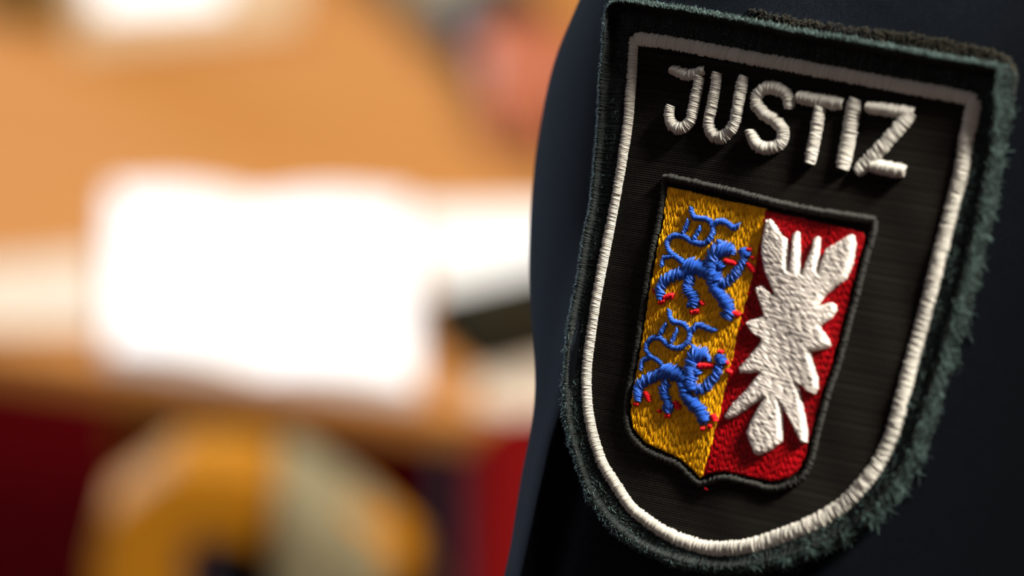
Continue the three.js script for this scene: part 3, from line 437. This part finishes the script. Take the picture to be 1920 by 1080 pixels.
// thick overlocked rim with frayed fibres: a proud cord along the outside, a lower band of dark stitches inside
const sst = (a, b, x) => { const t = Math.max(0, Math.min(1, (x - a) / (b - a))); return t * t * (3 - 2 * t); };
{
  const T = new Threads(), step = 0.2, S = smooth(D_edge, step, true), B = [...smooth(D_border_top, 0.5), ...smooth(D_border_side, 0.5)];
  S.forEach((s) => { let m = 1e9; for (const b of B) m = Math.min(m, Math.hypot(b[0] - s[0], b[1] - s[1])); s[4] = Math.max(2.2, m - 1.05); s[5] = 1.0 + 2.3 * sst(24, 40, s[1]) + 0.1 * sst(-25, -35, s[0]) * sst(40, 20, s[1]) * sst(-35, -15, s[1]); });
  const prof = (o, W, Hr) => Math.max(-1.9, -0.1 + 0.5 * Math.pow(Math.max(0, 1 - Math.pow((o + W * 0.5) / (W * 0.56), 2)), 0.5) + Hr * Math.exp(-Math.pow((o + 0.75) / 0.62, 2)) - (o > -0.2 ? Math.pow((o + 0.2) / 0.45, 2) * 2.2 : 0));
  S.forEach(([x, y, tx, ty, W, Hr]) => {
    // the outline runs anticlockwise, so the outside is (ty, -tx)
    const ox = ty, oy = -tx, sk = rr(-0.7, 1.3), hj = rr(-0.12, 0.22), inner = rr(-0.5, 0.15), pts = [];
    for (let q = 0; q <= 12; q++) { const t = q / 12, o = 0.35 - (W + 0.35 + inner) * Math.pow(t, 1.25); pts.push([x + ox * o + tx * sk * (t - 0.5), y + oy * o + ty * sk * (t - 0.5), prof(o, W, Hr) + hj * (1 - t)]); }
    T.thread(pts, 0.14 * rr(0.7, 1.35), vary([0.0055, 0.0095, 0.0092], 0.85), 4);
  });
  // cloth below the stitches
  for (let q = 0; q < 14; q++) T.thread(smooth(D_edge, 1, true).map(([x, y, tx, ty], k, A) => { const s = S[Math.min(S.length - 1, Math.round(k / (A.length - 1) * (S.length - 1)))], o = 0.2 - (s[4] + 0.1) * q / 13; return [x + ty * o, y - tx * o, prof(o, s[4], s[5]) - 0.3]; }), 0.3, [0.005, 0.008, 0.008], 6, 1);
  const rim = mesh('overlock_rim', T.geometry(), M.rim, patch, 'thick dark green overlocked rim');
  const Fz = new Threads(), N = 22000;
  for (let k = 0; k < N; k++) {
    const [x, y, tx, ty, W, Hr] = S[Math.floor(rnd() * (S.length - 1))], right = sst(0, 12, x) * sst(40, 34, y), low = sst(-5, -12, x) * sst(-2, -20, y);
    const ox = ty, oy = -tx, clump = Math.pow(0.5 + 0.5 * Math.sin(x * 0.9 + y * 1.5 + 1.3 * Math.sin(y * 0.8)), 1.5);
    const edge = rnd() < 0.6, o = edge ? rr(-0.9, 0.3) : -rr(0.2, W), h = prof(o, W, Hr), len = rr(0.3, 0.8) * (1 + (right * 2.0 + low * 0.9) * clump) * (edge ? 1 : 0.75), out = edge ? rr(0.3, 1) : rr(-0.5, 0.9), up = edge ? rr(0.0, 0.7) : rr(0.5, 1), b = rr(-1, 1), c2 = rr(-1, 1), pts = [];
    for (let q = 0; q <= 4; q++) { const t = q / 4, l = len * t, sw = b * t * t * len * 0.7; pts.push([x + ox * (o + out * l) + tx * (l * 0.6 * c2 + sw), y + oy * (o + out * l) + ty * (l * 0.6 * c2 + sw), Math.max(-1.7, h + up * l * 0.7 - 0.3 * t * t * len)]); }
    Fz.thread(pts, rr(0.03, 0.07), vary([0.06, 0.097, 0.093], 0.95), 3, 0.7);
  }
  const fz = mesh('frayed_fibres', Fz.geometry(), M.rim, rim, 'loose dark green fibres'); fz.userData.kind = 'stuff';
}
// white border
{
  const T = new Threads(), o = { step: 0.3, r: 0.185, h0: 0.1, H: 0.7, jit: 0.14, col: [0.62, 0.595, 0.53] };
  satin(T, D_border_top, 2.3, { ...o, H: 0.4 }); satin(T, D_border_side, 2.3, { ...o, wide: (x) => 0.86 + 0.24 * sst(-30, 10, x) });
  mesh('border_stitching', T.geometry(), M.white, patch, 'raised white satin-stitch border');
}
for (const [ch, strokes] of Object.entries(D_letters)) {
  const T = new Threads();
  strokes.forEach(([line, w], k) => satin(T, line, w / 9.8, { step: 0.31, r: 0.2, h0: 0.1 + 0.06 * k, H: 1.0, jit: 0.15, col: [0.58, 0.56, 0.505] }));
  mesh('letter', T.geometry(), M.white, patch, 'white embroidered letter ' + ch);
}
const arms = new THREE.Group(); arms.name = 'coat_of_arms'; arms.userData.label = 'embroidered shield, yellow with blue lions and red with a white leaf'; patch.add(arms);
{
  let T = new Threads(); fill(T, D_yellow, Math.PI / 2 + 0.03, { step: 0.26, len: 1.7, r: 0.15, h0: 0.2, arch: 0.15, col: [0.95, 0.46, 0.004], cv: 0.22, stag: 0 });
  const y = mesh('yellow_field', T.geometry(), M.yellow, arms);
  T = new Threads(); fill(T, D_red, Math.PI / 2 - 0.12, { step: 0.23, len: 1.2, r: 0.135, h0: 0.15, arch: 0.14, col: [0.42, 0.001, 0.005], cv: 0.3, stag: 0 });
  mesh('red_field', T.geometry(), M.red, arms);
  const under = (poly, c) => { const g = bed(poly, 0.4, 0.12), n = g.attributes.position.count, a = new Float32Array(n * 3); for (let i = 0; i < n; i++) a.set(c, i * 3); g.setAttribute('color', new THREE.BufferAttribute(a, 3)); return g; };
  mesh('yellow_backing', under(D_yellow, [0.6, 0.25, 0.005]), M.yellow, arms); mesh('red_backing', under(D_red, [0.34, 0.002, 0.005]), M.red, arms);
  T = new Threads();
  satin(T, D_cord_top, 1.25, { step: 0.3, r: 0.2, H: 1.0, col: [0.02, 0.021, 0.018], cv: 0.3, jit: 0.12 });
  satin(T, D_cord_side, 1.0, { step: 0.3, r: 0.17, H: 0.6, col: [0.02, 0.021, 0.018], cv: 0.3, jit: 0.16 });
  mesh('shield_cord', T.geometry(), M.cord, arms, 'black stitched outline of the shield');
  D_lions.forEach((L) => {
    let B = new Threads();
    for (const [line, w] of L.blue) { const mm = w / 10.3 > 1.3 ? w / 9.5 : w / 11; satin(B, line, mm, { step: mm > 1.3 ? 0.27 : 0.34, r: mm > 1.3 ? 0.16 : 0.19, h0: 0.38, H: Math.min(0.95, 0.4 + 0.22 * mm), skew: mm > 1.3 ? 0.3 : 0.55, jit: mm > 1.3 ? 0.26 : 0.1, col: [0.022, 0.11, 0.55], cv: 0.25, seg: 6 }); }
    mesh('lion', B.geometry(), M.blue, arms, 'blue embroidered lion');
    B = new Threads(); for (const [line, w] of L.red) satin(B, line, w / 10.3, { step: 0.26, r: 0.18, h0: 0.4, H: 0.6, skew: 0.3, jit: 0.1, col: [0.75, 0.012, 0.02], cv: 0.15, seg: 5 });
    mesh('tongue_and_claws', B.geometry(), M.claw, arms, 'red tongue and claws');
  });
  T = new Threads(); fill(T, D_leaf, -0.4, { step: 0.25, len: 2.4, r: 0.175, h0: 0.3, arch: 0.13, rise: 0.75, edge: 0.8, jit: 0.1, inset: 0.1, col: [0.82, 0.76, 0.70], cv: 0.06, stag: 0 });
  mesh('leaf', T.geometry(), M.white, arms, 'white embroidered toothed leaf');
  const lb = bed(D_leaf, 0.2, 0.62), n = lb.attributes.position.count, a = new Float32Array(n * 3); for (let i = 0; i < n; i++) a.set([0.78, 0.72, 0.66], i * 3); lb.setAttribute('color', new THREE.BufferAttribute(a, 3));
  mesh('leaf_padding', lb, M.white, arms);
}
{
  const T = new Threads(); T.thread([[-6.9, -34.4, 0.15], [-6.5, -34.3, 0.5], [-6.1, -34.5, 0.15]], 0.22, [0.7, 0.01, 0.02], 6);
  mesh('stray_thread', T.geometry(), M.claw, patch, 'tiny red thread end below the shield');
}
// loop pad sewn on the sleeve, showing above the patch
{
  const T = new Threads();
  for (let k = 0; k < 2800; k++) {
    const i = 2 + Math.floor(rnd() * (D_pad.length - 3)), t = rnd(), u = D_pad[i][0] + (D_pad[i + 1][0] - D_pad[i][0]) * t, v = D_pad[i][1] + (D_pad[i + 1][1] - D_pad[i][1]) * t - rnd() * 3.4;
    const a = rr(0, Math.PI), R = rr(0.25, 0.5), h = rr(0.3, 0.9), pts = []; for (let q = 0; q <= 6; q++) { const w = q / 6 * Math.PI; pts.push([u + Math.cos(a) * Math.cos(w) * R, v + Math.sin(a) * Math.cos(w) * R, -1.9 + Math.sin(w) * h]); }
    T.thread(pts, rr(0.035, 0.07), vary([0.018, 0.0155, 0.007], 0.8), 4, 1);
  }
  const m = mesh('loop_pad', T.geometry(), M.pad, officer, 'olive loop fastener strip above the patch'); onSleeve(m); m.userData.kind = 'stuff';
}
renderer.render(scene, camera);
